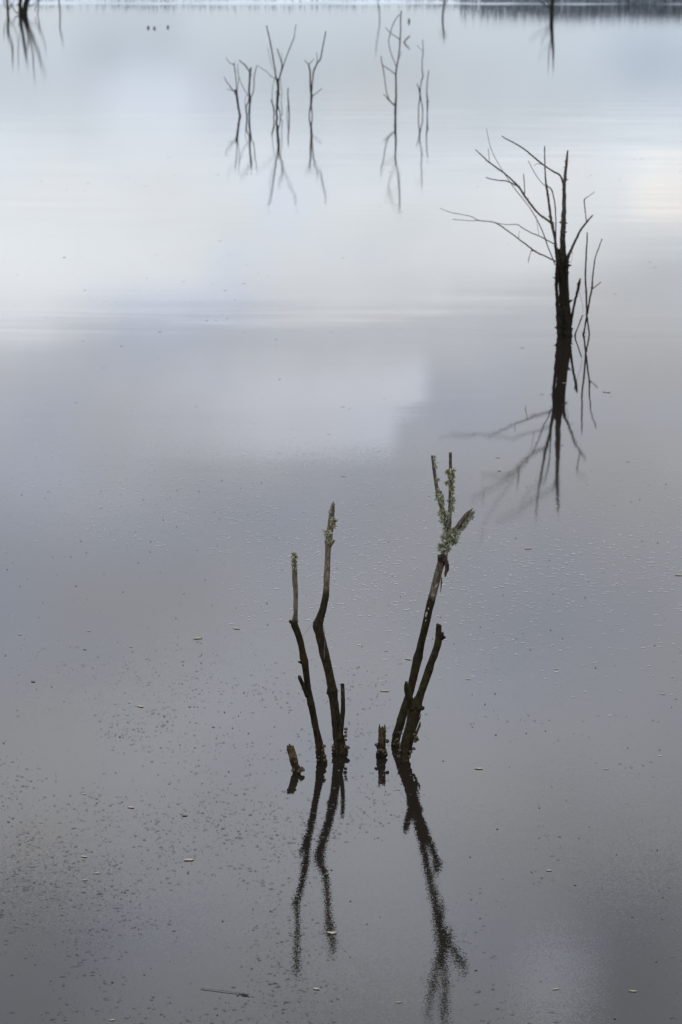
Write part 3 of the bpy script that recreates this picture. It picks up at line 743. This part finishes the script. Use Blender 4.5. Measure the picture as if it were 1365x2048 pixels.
br('stem', [(1044, 1517, 13), (1050, 1490, 9), (1070, 1440, 9), (1085, 1400, 9), (1101, 1364, 8)], b0.y, b0.y, parent=r, wet=.7, sub=True, seed=135, sides=6)

# ------------------------------------------------------------------ far trees
c2 = lambda a, b_: (430 + a / 5.12, 30 + b_ / 5.12)
c3 = lambda a, b_: (720 + a / 4.655, b_ / 4.655)
GF = 'bare drowned saplings in the far water'
def far_tree(name, conv, ws, base, label, branches, cat='tree', group=GF, dY=0.0, wmul=1.0, tip=None):
    bp_ = conv(*base); b0 = on_water(*bp_); Y = b0.y
    root = thing(name, b0, label, cat, group)
    parts = []
    for i, (nm, par, pts) in enumerate(branches):
        hi = max(bp_[1] - conv(pts[0][0], pts[0][1])[1], 0); he = max(bp_[1] - conv(pts[-1][0], pts[-1][1])[1], 0)
        y0, y1 = Y + dY * hi / 100.0, Y + dY * he / 100.0
        pr = root if par is None else parts[par]
        q = [(a, b_, w * wmul) for a, b_, w in pts]
        o = br(nm, q, y0, y1, parent=pr, wet=.4, sub=(nm in ('trunk', 'stem')), spurs=(6 if nm == 'trunk' else 2 if nm == 'branch' else 0), seed=(len(nm) * 131 + i * 37 + int(base[0]) * 7) % 1000, sides=6, m=M_FAR, conv=conv, ws=ws, per=4)
        parts.append(o)
    return root

far_tree('drowned_sapling', c2, 5.12, (258, 1035), 'leftmost sapling of the far row, its trunk elbowing left', [
    ('trunk', None, [(258, 1035, 22), (245, 965, 24), (232, 880, 24), (218, 785, 26), (205, 770, 16)]),
    ('branch', None, [(215, 785, 14), (185, 770, 12), (150, 720, 9), (118, 680, 8), (98, 635, 7)]),
    ('twig', None, [(190, 772, 6), (160, 770, 5), (122, 758, 5)]),
    ('branch', None, [(224, 800, 9), (220, 700, 9), (212, 610, 9), (200, 510, 12), (190, 505, 9), (160, 495, 7), (135, 470, 6), (115, 435, 5)]),
    ('twig', 3, [(198, 515, 6), (205, 480, 5)]),
    ('branch', None, [(230, 800, 6), (236, 720, 6), (245, 640, 6), (237, 560, 5), (234, 495, 5)]),
    ('twig', None, [(250, 970, 8), (268, 1030, 8)])])
far_tree('drowned_sapling', c2, 5.12, (348, 1058), 'second sapling from the left in the far row, twin-stemmed with a crooked top', [
    ('trunk', None, [(356, 1058, 20), (352, 1000, 20), (360, 920, 20), (364, 860, 24), (352, 780, 20), (356, 680, 18), (362, 590, 22), (370, 535, 14)]),
    ('stem', None, [(330, 1058, 16), (324, 1000, 14), (322, 940, 14), (345, 890, 14), (352, 830, 10)]),
    ('branch', None, [(362, 585, 14), (335, 550, 12), (312, 515, 14), (280, 490, 11), (250, 462, 9)]),
    ('branch', None, [(368, 845, 9), (392, 800, 9), (402, 720, 9), (404, 640, 9), (415, 580, 8), (428, 520, 7)]),
    ('branch', None, [(345, 830, 8), (325, 800, 7), (285, 730, 7), (258, 670, 6), (240, 600, 6), (234, 500, 5)]),
    ('twig', None, [(325, 1000, 6), (308, 890, 5), (325, 820, 5)])])
far_tree('drowned_sapling', c2, 5.12, (645, 1050), 'tallest far sapling of the left row, its top spreading in a wide V', [
    ('trunk', None, [(640, 1050, 22), (632, 1000, 20), (640, 930, 26), (644, 860, 30), (650, 760, 26), (645, 690, 30), (638, 650, 18)]),
    ('stem', None, [(605, 1052, 12), (608, 1000, 12), (600, 940, 16), (588, 900, 14), (575, 868, 12)]),
    ('stem', None, [(672, 1052, 12), (668, 1000, 10), (650, 940, 12)]),
    ('branch', None, [(638, 690, 14), (622, 610, 15), (618, 560, 15), (600, 460, 14), (580, 340, 14), (555, 220, 13), (530, 108, 11)]),
    ('branch', None, [(650, 690, 12), (672, 610, 14), (690, 530, 15), (680, 470, 10), (660, 410, 10), (640, 345, 9)]),
    ('branch', None, [(680, 590, 10), (705, 510, 9), (740, 410, 9), (780, 310, 9), (812, 230, 8), (820, 170, 7), (834, 95, 6)]),
    ('branch', None, [(630, 650, 8), (585, 635, 7), (530, 580, 6), (470, 540, 5), (428, 512, 5)]),
    ('twig', None, [(610, 1010, 6), (590, 900, 6), (588, 800, 6), (600, 700, 5), (618, 640, 5)]),
    ('twig', None, [(668, 1030, 7), (692, 1015, 7), (682, 900, 6), (685, 780, 5), (668, 640, 5)]),
    ('twig', None, [(598, 560, 4), (565, 450, 4), (542, 330, 4)]),
    ('twig', 4, [(685, 480, 5), (686, 390, 4)])])
far_tree('thin_stem', c2, 5.12, (757, 1045), 'short thin stick between the V-topped sapling and the one to its right', [
    ('stem', None, [(762, 1045, 12), (760, 980, 12), (755, 900, 14), (748, 820, 11), (752, 745, 9)]),
    ('twig', None, [(738, 1045, 6), (745, 960, 6), (752, 910, 6)])], cat='stem')
far_tree('drowned_sapling', c2, 5.12, (982, 1036), 'far sapling at the right end of the left row, with one long arm bent right', [
    ('trunk', None, [(968, 1036, 12), (970, 990, 12), (985, 930, 20), (990, 850, 26), (985, 780, 22), (978, 680, 18), (976, 590, 16), (962, 510, 14), (945, 490, 8), (918, 458, 7)]),
    ('stem', None, [(998, 1036, 11), (996, 990, 11), (988, 930, 14)]),
    ('branch', None, [(990, 830, 12), (998, 720, 13), (1006, 620, 14), (1015, 570, 15), (1045, 500, 15), (1082, 450, 14), (1098, 370, 12), (1112, 290, 12), (1128, 220, 11), (1136, 165, 9)]),
    ('twig', 0, [(962, 508, 8), (990, 480, 7), (1018, 448, 5)]),
    ('twig', 2, [(1048, 500, 7), (1048, 440, 6), (1042, 385, 6)]),
    ('branch', None, [(992, 838, 8), (1020, 815, 8), (1060, 785, 7), (1095, 752, 6)])])
far_tree('drowned_sapling', c3, 4.655, (333, 1115), 'tall single far sapling right of centre, its branches all on the left', [
    ('trunk', None, [(333, 1115, 20), (333, 1050, 22), (335, 980, 22), (338, 850, 16), (337, 760, 14), (335, 690, 16), (345, 620, 14), (358, 550, 13), (370, 450, 12), (376, 370, 13), (380, 280, 12), (380, 190, 12), (388, 100, 10)]),
    ('branch', None, [(335, 985, 14), (300, 960, 14), (270, 930, 13), (245, 900, 9), (222, 878, 8)]),
    ('twig', 1, [(275, 935, 10), (250, 860, 9), (240, 800, 9), (228, 700, 9), (212, 610, 10), (203, 570, 9), (200, 525, 8)]),
    ('branch', None, [(335, 695, 9), (285, 655, 8), (215, 608, 8)]),
    ('branch', None, [(340, 620, 8), (325, 580, 8), (290, 490, 8), (270, 400, 8), (278, 330, 8), (305, 240, 8), (340, 170, 7), (375, 130, 7)]),
    ('branch', None, [(376, 372, 8), (335, 340, 7), (285, 305, 7), (240, 258, 6)]),
    ('twig', None, [(368, 540, 5), (388, 480, 5)]),
    ('twig', None, [(330, 1050, 10), (315, 1046, 7)])], dY=0.55)
far_tree('thin_stem', c3, 4.655, (545, 1068), 'forked-tip short stick crossing a taller stem, right of the tall single far sapling', [
    ('stem', None, [(548, 1068, 9), (548, 1000, 9), (560, 900, 11), (556, 850, 11), (545, 810, 9), (532, 780, 8)]),
    ('twig', 0, [(556, 850, 6), (566, 800, 5)])], cat='stem')
far_tree('thin_stem', c3, 4.655, (585, 1068), 'taller wavy thin stem crossing the forked short stick in the far water', [
    ('stem', None, [(586, 1068, 9), (584, 1000, 9), (570, 930, 10), (562, 860, 9), (572, 760, 9), (588, 710, 11), (580, 640, 8), (582, 560, 8), (590, 480, 7), (587, 370, 6)]),
    ('twig', 0, [(582, 480, 5), (560, 450, 4), (530, 422, 4)])], cat='stem')
far_tree('thin_stem', c3, 4.655, (628, 1070), 'knobbly thin stem just right of the two crossing far stems', [
    ('stem', None, [(628, 1070, 10), (630, 1010, 11), (630, 950, 14), (624, 850, 9), (630, 750, 8), (643, 655, 9)]),
    ('twig', 0, [(632, 960, 7), (645, 935, 6)]), ('twig', 0, [(630, 1030, 7), (638, 1020, 5)])], cat='stem')
far_tree('bent_stick', c3, 4.655, (412, 395), 'small bent stick making a sideways V with its reflection in the far water', [
    ('stem', None, [(412, 395, 14), (430, 370, 13), (448, 352, 12), (468, 334, 8)])], cat='stick')
far_tree('broken_stub', c3, 4.655, (457, 202), 'tiny dark stub standing beyond the small bent stick', [
    ('stem', None, [(457, 204, 18), (457, 190, 18), (459, 174, 13)])], cat='stick')
far_tree('thin_stem', c3, 4.655, (185, 183), 'faint thin curved stem near the top edge, left of the tall single far sapling', [
    ('stem', None, [(185, 183, 8), (183, 120, 8), (172, 50, 8), (165, 0, 7), (155, -60, 7), (150, -135, 6)])], cat='stem')
far_tree('drowned_sapling', c3, 4.655, (772, 172), 'small dark sapling cut by the top edge, left of the top right tree', [
    ('trunk', None, [(772, 172, 16), (775, 110, 17), (782, 55, 16), (790, 15, 15), (786, -30, 10)]),
    ('twig', None, [(782, 60, 6), (750, 45, 5), (735, 60, 4)]), ('twig', None, [(788, 40, 6), (812, 20, 5), (815, -5, 4)]), ('twig', None, [(786, 30, 6), (765, 10, 5), (745, -5, 4)])])
c1 = lambda a, b_: (960 + a / 3.37, b_ / 3.37)
far_tree('drowned_tree', c1, 3.37, (487, 115), 'dark drowned tree at the top edge toward the right corner', [
    ('trunk', None, [(487, 115, 26), (486, 60, 26), (490, 20, 26), (494, -20, 24), (503, -90, 18), (508, -160, 10), (512, -245, 6)]),
    ('branch', None, [(484, 62, 10), (465, 48, 8), (440, 30, 7), (400, 8, 6), (340, -40, 5)]),
    ('branch', None, [(486, 40, 9), (465, 28, 7), (440, -20, 6), (418, -70, 5)]),
    ('branch', None, [(492, -20, 9), (480, -100, 7), (476, -180, 6), (480, -245, 4)]),
    ('twig', None, [(486, -60, 6), (450, -110, 5), (400, -165, 4)]),
    ('twig', None, [(488, 20, 6), (470, -5, 5), (455, -10, 4)])], group=None)
c0 = lambda a, b_: (a / 3.4125, b_ / 3.4125)
GL = 'drowned trees at the top left corner'
far_tree('drowned_tree', c0, 3.4125, (55, 98), 'single-trunked drowned tree at the extreme top left corner', [
    ('trunk', None, [(55, 98, 18), (55, 50, 18), (48, 0, 18), (52, -60, 18), (72, -120, 14), (66, -190, 9), (62, -260, 7)]),
    ('branch', None, [(50, 60, 7), (30, 30, 6), (15, -60, 5)]),
    ('branch', None, [(58, 70, 6), (80, 40, 6), (95, 10, 5), (112, -70, 4)])], group=GL)
far_tree('drowned_tree', c0, 3.4125, (165, 98), 'thick many-stemmed drowned tree beside the top left corner', [
    ('trunk', None, [(140, 98, 28), (138, 50, 26), (142, 0, 24), (150, -60, 22), (155, -140, 20), (160, -210, 10)]),
    ('trunk', None, [(178, 98, 28), (182, 50, 26), (190, 10, 24), (205, -30, 22), (230, -110, 18), (250, -180, 14), (262, -250, 10), (292, -320, 6)]),
    ('stem', None, [(155, 98, 20), (165, 40, 18), (180, -20, 16), (188, -80, 14), (160, -170, 12), (172, -260, 6)]),
    ('branch', None, [(205, -35, 12), (200, -110, 9), (210, -180, 9), (205, -260, 7), (212, -365, 5)]),
    ('branch', None, [(135, 70, 8), (118, 90, 7), (95, 60, 6), (72, 15, 5)]),
    ('branch', None, [(130, -40, 7), (112, -110, 6), (105, -200, 5), (102, -280, 4)]),
    ('twig', None, [(196, 50, 5), (225, 32, 5), (262, 5, 5), (275, -20, 4)])], group=GL)
far_tree('thin_stem', c0, 3.4125, (245, 98), 'slim twiggy sapling right beside the thick many-stemmed tree at the top left', [
    ('stem', None, [(258, 98, 7), (265, 40, 7), (262, 0, 8), (272, -30, 8), (290, -80, 6), (302, -160, 5)]),
    ('twig', 0, [(264, 20, 5), (245, 40, 5), (240, 80, 4)]), ('twig', 0, [(268, 8, 5), (285, 5, 4)])], cat='stem', group=GL)
far_tree('thin_stem', c0, 3.4125, (410, 98), 'lone thin stem a little right of the top left corner trees', [
    ('stem', None, [(412, 98, 9), (408, 50, 9), (405, 0, 9), (412, -50, 8), (425, -105, 6)])], cat='stem')
for k, (px, py, lb) in enumerate(((297, 56, 'left of three tiny stick tips poking from the far water at top left'), (309, 57, 'middle of three tiny stick tips poking from the far water at top left'), (336, 55, 'right of three tiny stick tips, set a little apart, in the far water'))):
    far_tree('stick_tip', lambda a, b_: (a, b_), 1.0, (px, py), lb, [('stem', None, [(px, py, 4.5), (px + .5, py - 2, 4), (px + (1.2 if k else -1), py - 4, 2.5)])], cat='stick', group='stick tips in the far water')

# ------------------------------------------------------------------ floating leaves, one by one
def leaf_mesh(seed, m):
    rng = random.Random(seed)
    n = 7; V = []; Fc = []
    for i in range(n):
        u = i / (n - 1); w = (math.sin(math.pi * min(max(u, .015), .985)) ** 0.9) * 0.32 * rng.uniform(0.75, 1.2)
        xx = u - 0.5; yy = 0.10 * math.sin(u * 3 + seed); lift = 0.10 * abs(u - 0.5) ** 1.5 * rng.uniform(.5, 2.0)
        V += [(xx, yy - w, 0.02 + lift), (xx, yy, 0.06 + lift), (xx, yy + w * rng.uniform(.7, 1.1), 0.02 + lift), (xx, yy, -0.02)]
        if i:
            b_ = 4 * i
            for k in range(4): Fc.append((b_ - 4 + k, b_ - 4 + (k + 1) % 4, b_ + (k + 1) % 4, b_ + k))
    Fc.append((3, 2, 1, 0)); e = 4 * (n - 1); Fc.append((e, e + 1, e + 2, e + 3))
    me = bpy.data.meshes.new('floating_leaf'); me.from_pydata(V, [], Fc); me.validate(); me.update()
    me.polygons.foreach_set('use_smooth', [True] * len(me.polygons)); me.materials.append(m)
    return me
LM = [leaf_mesh(s_, M_LEAF) for s_ in range(4)] + [leaf_mesh(s_ + 9, M_LEAF_B) for s_ in range(2)]
LEAVES = [
 (396, 1277, 17, 0, 'largest pale leaf scrap on the open water left of the slender crooked stem'),
 (473, 1257, 14, 1, 'pale leaf sliver just above and right of the largest leaf scrap'),
 (262, 1293, 8, 2, 'small pale leaf bit left of and below the largest leaf scrap'),
 (178, 1262, 7, 3, 'tiny pale leaf bit on the left water, highest of its neighbours'),
 (40, 1269, 8, 0, 'small leaf bit near the left edge, level with the crook of the stems'),
 (170, 1299, 7, 4, 'tiny brown leaf speck on the left water above the pale sliver near the edge'),
 (67, 1363, 10, 4, 'brownish sliver near the left edge at mid height of the near stems'),
 (281, 1413, 14, 1, 'pale sliver at the right end of a short row of three leaf bits'),
 (259, 1405, 6, 2, 'middle leaf bit in a short row of three, left of the near stems'),
 (231, 1407, 7, 3, 'left leaf bit in a short row of three, left of the near stems'),
 (427, 1454, 7, 5, 'small dark leaf crumb left of the short leaning stub'),
 (770, 1382, 17, 1, 'pale sliver floating just left of the forked stem'),
 (773, 1302, 8, 0, 'pale bit floating between the tall bent stem and the lichened stem'),
 (817, 1318, 13, 2, 'pale sliver touching the outline of the lichened stem'),
 (937, 1358, 9, 3, 'small leaf bit right of the top of the forked stem'),
 (1113, 1338, 7, 0, 'small pale bit on the right water, above the right edge sliver'),
 (1057, 1097, 14, 1, 'thin pale sliver below the mirrored tree on the right'),
 (1358, 1150, 14, 2, 'pale leaf cut by the right edge of the picture'),
 (1326, 1388, 9, 3, 'pale leaf bit close to the right edge, below the cut one'),
 (262, 1615, 14, 0, 'pale leaf highest of the scraps on the lower left water'),
 (169, 1588, 9, 1, 'small pale scrap left of and above the highest lower left leaf'),
 (169, 1713, 12, 2, 'leaf scrap uppermost of three close together on the lower left water'),
 (194, 1746, 13, 3, 'rightmost of three leaf scraps close together on the lower left water'),
 (170, 1760, 12, 0, 'lowest of three leaf scraps close together on the lower left water'),
 (378, 1720, 19, 1, 'long pale leaf on the lower left water nearest the mirrored stems'),
 (958, 1537, 15, 2, 'pale leaf right of the foot of the forked stem'),
 (1213, 1538, 9, 3, 'small pale leaf far right, level with the stem feet'),
 (1098, 1741, 11, 0, 'pale leaf on the dark water at lower right'),
 (1150, 1770, 7, 5, 'dark round crumb below the pale leaf at lower right'),
 (1112, 1978, 14, 1, 'pale leaf in the bright patch at the bottom right'),
 (1266, 1982, 15, 2, 'pale sliver on dark water near the bottom right corner'),
 (664, 1865, 19, 3, 'pale leaf lying on the mirrored top of the tall bent stem'),
 (633, 1978, 13, 0, 'pale leaf below the mirrored left stems, near the bottom edge'),
 (225, 2040, 11, 1, 'pale scrap at the bottom edge on the left'),
 (1214, 784, 15, 2, 'buff leaf right of the mirrored thin stems'),
 (1130, 766, 9, 3, 'small pale scrap on the mirrored trunk of the many-branched tree'),
 (796, 1579, 9, 0, 'pinkish scrap at the left edge of the forked stem reflection'),
 (996, 915, 9, 1, 'small pale scrap left of the mirrored branches of the tree'),
 (952, 1940, 8, 5, 'brown crumb right of the mirrored lichened top'),
 (467, 1974, 9, 5, 'round brown seed resting above the floating straw'),
 (370, 1631, 12, 4, 'dull brown sliver on the lower left water above the long pale leaf'),
 (798, 2004, 12, 3, 'pale sliver at the bottom edge left of the mirrored lichened top'),
]
rng = random.Random(77)
for (px, py, w, k, lb) in LEAVES:
    P = on_water(px, py, 0.001)
    o = bpy.data.objects.new('floating_leaf', LM[k]); C.objects.link(o)
    s_ = px_size(w, P) * 1.08; a = rng.uniform(-0.45, 0.45)
    o.location = P + Vector((0, 0, s_ * 0.02)); o.rotation_euler = (0, 0, a); o.scale = (s_, s_ * rng.uniform(.55, .95), s_ * .8)
    tag(o, lb, 'leaf', 'leaf scraps floating on the water')
# floating straw
P0 = [on_water(402, 1977, .002), on_water(430, 1979, .003), on_water(460, 1983, .003), on_water(496, 1988, .002)]
r = thing('floating_straw', P0[0], 'long thin curved straw floating near the bottom edge', 'straw')
build_tube('stalk', [(q, 0.0011 + .0004 * (i == 3), .3) for i, q in enumerate(P0)], M_STRAW, r, sides=6, per=4, rough=0.05, seed=3)
V_ = [on_water(482, 1986.5, .004), on_water(490, 1987.5, .004), on_water(500, 1988.5, .004)]
build_tube('husk', [(V_[0], .001, .3), (V_[1], .0020, .3), (V_[2], .0012, .3)], M_STRAW, r, sides=6, per=3, rough=0.1, seed=4)

# ------------------------------------------------------------------ uncountable specks on the water
def scatter(name, n, region, dens, size, m, seed, flat, label, cat, aspect=(0.6, 1.5)):
    rng = random.Random(seed)
    V, Fc = [], []
    x0, x1, y0, y1 = region
    made = 0; tries = 0
    while made < n and tries < n * 40:
        tries += 1
        yy = rng.uniform(y0, y1); xx = rng.uniform(-1, 1) * (0.165 * yy + 0.9)
        if rng.random() > dens(xx, yy): continue
        rr = size(rng, yy); el_ = rng.uniform(*aspect); a0 = rng.uniform(-.25, .25); ns = 6
        ca, sa = math.cos(a0), math.sin(a0)
        b_ = len(V)
        for ring_, (kr, kz) in enumerate(((1.0, 0.0006), (0.6, flat * rr))):
            for k in range(ns):
                a = 2 * math.pi * k / ns + ring_ * .3
                q = rr * kr * rng.uniform(0.7, 1.25)
                ex, ey = math.cos(a) * q * el_, math.sin(a) * q / el_
                V.append((xx + ex * ca - ey * sa, yy + ex * sa + ey * ca, 0.0012 + kz))
        V.append((xx, yy, 0.0014 + flat * rr * 1.15))
        for k in range(ns):
            Fc.append((b_ + k, b_ + (k + 1) % ns, b_ + ns + (k + 1) % ns, b_ + ns + k))
            Fc.append((b_ + ns + k, b_ + ns + (k + 1) % ns, b_ + 2 * ns))
        made += 1
    o = link_mesh(name, V, Fc, m, smooth=True)
    tag(o, label, cat, kind='stuff')
    return o
def cl(xx, yy, s_, o_): return noise.noise(Vector((xx * s_, yy * s_ * .6, o_)))
def d_dark(xx, yy):
    u = xx / (0.15 * yy)                        # -1 left .. 1 right of the view
    k = 0.30 + 1.2 * cl(xx, yy, 0.9, 1.0) + 0.95 * cl(xx, yy, 3.6, 5.0) + 0.5 * cl(xx, yy, 11.0, 6.0)
    k *= 1.0 if yy < 7.6 else max(0.0, 1 - (yy - 7.6) / 1.7)
    k *= 1.0 if u < 0.35 else max(0.10, 1.0 - (u - 0.35) * 2.2)
    return max(0.0, min(1.0, k))
scatter('dark_specks', 14000, (0, 0, 4.9, 9.4), d_dark, lambda r_, yy: 0.0010 + 0.0048 * r_.random() ** 3.2, M_SPECK, 8, 0.12,
        'fine dark specks scattered over the near water', 'specks', (0.9, 2.0))
def d_seed(xx, yy): return max(0.05, min(1, 0.5 + cl(xx, yy, 1.3, 21.0)))
scatter('dark_seeds', 1000, (0, 0, 4.9, 12.0), d_seed, lambda r_, yy: 0.0015 + 0.0022 * r_.random() ** 2, M_SEED, 9, 0.7,
        'dark seeds and crumbs dotted over the near water', 'seeds', (0.8, 1.4))
def d_pale(xx, yy):
    k = 0.35 + 1.2 * cl(xx, yy, 0.55, 31.0) + 0.35 * cl(xx, yy, 2.2, 35.0)
    w = math.exp(-((yy - 10.6) / 1.7) ** 2)
    return max(0.0, min(1.0, k)) * w
scatter('pale_flecks', 10000, (0, 0, 7.6, 16.0), d_pale, lambda r_, yy: 0.0018 + 0.0056 * r_.random() ** 2.6, M_FLECK, 10, 0.05,
        'pale foam flecks drifting on the middle water', 'foam', (1.0, 2.2))
def d_far(xx, yy): return max(0.0, min(1.0, 0.45 + cl(xx, yy, 0.4, 44.0)))
scatter('far_specks', 260, (0, 0, 12.0, 30.0), d_far, lambda r_, yy: 0.004 + 0.007 * r_.random() ** 2, M_SPECK, 12, 0.15,
        'sparse grey specks on the bright far water', 'specks', (1.0, 2.2))
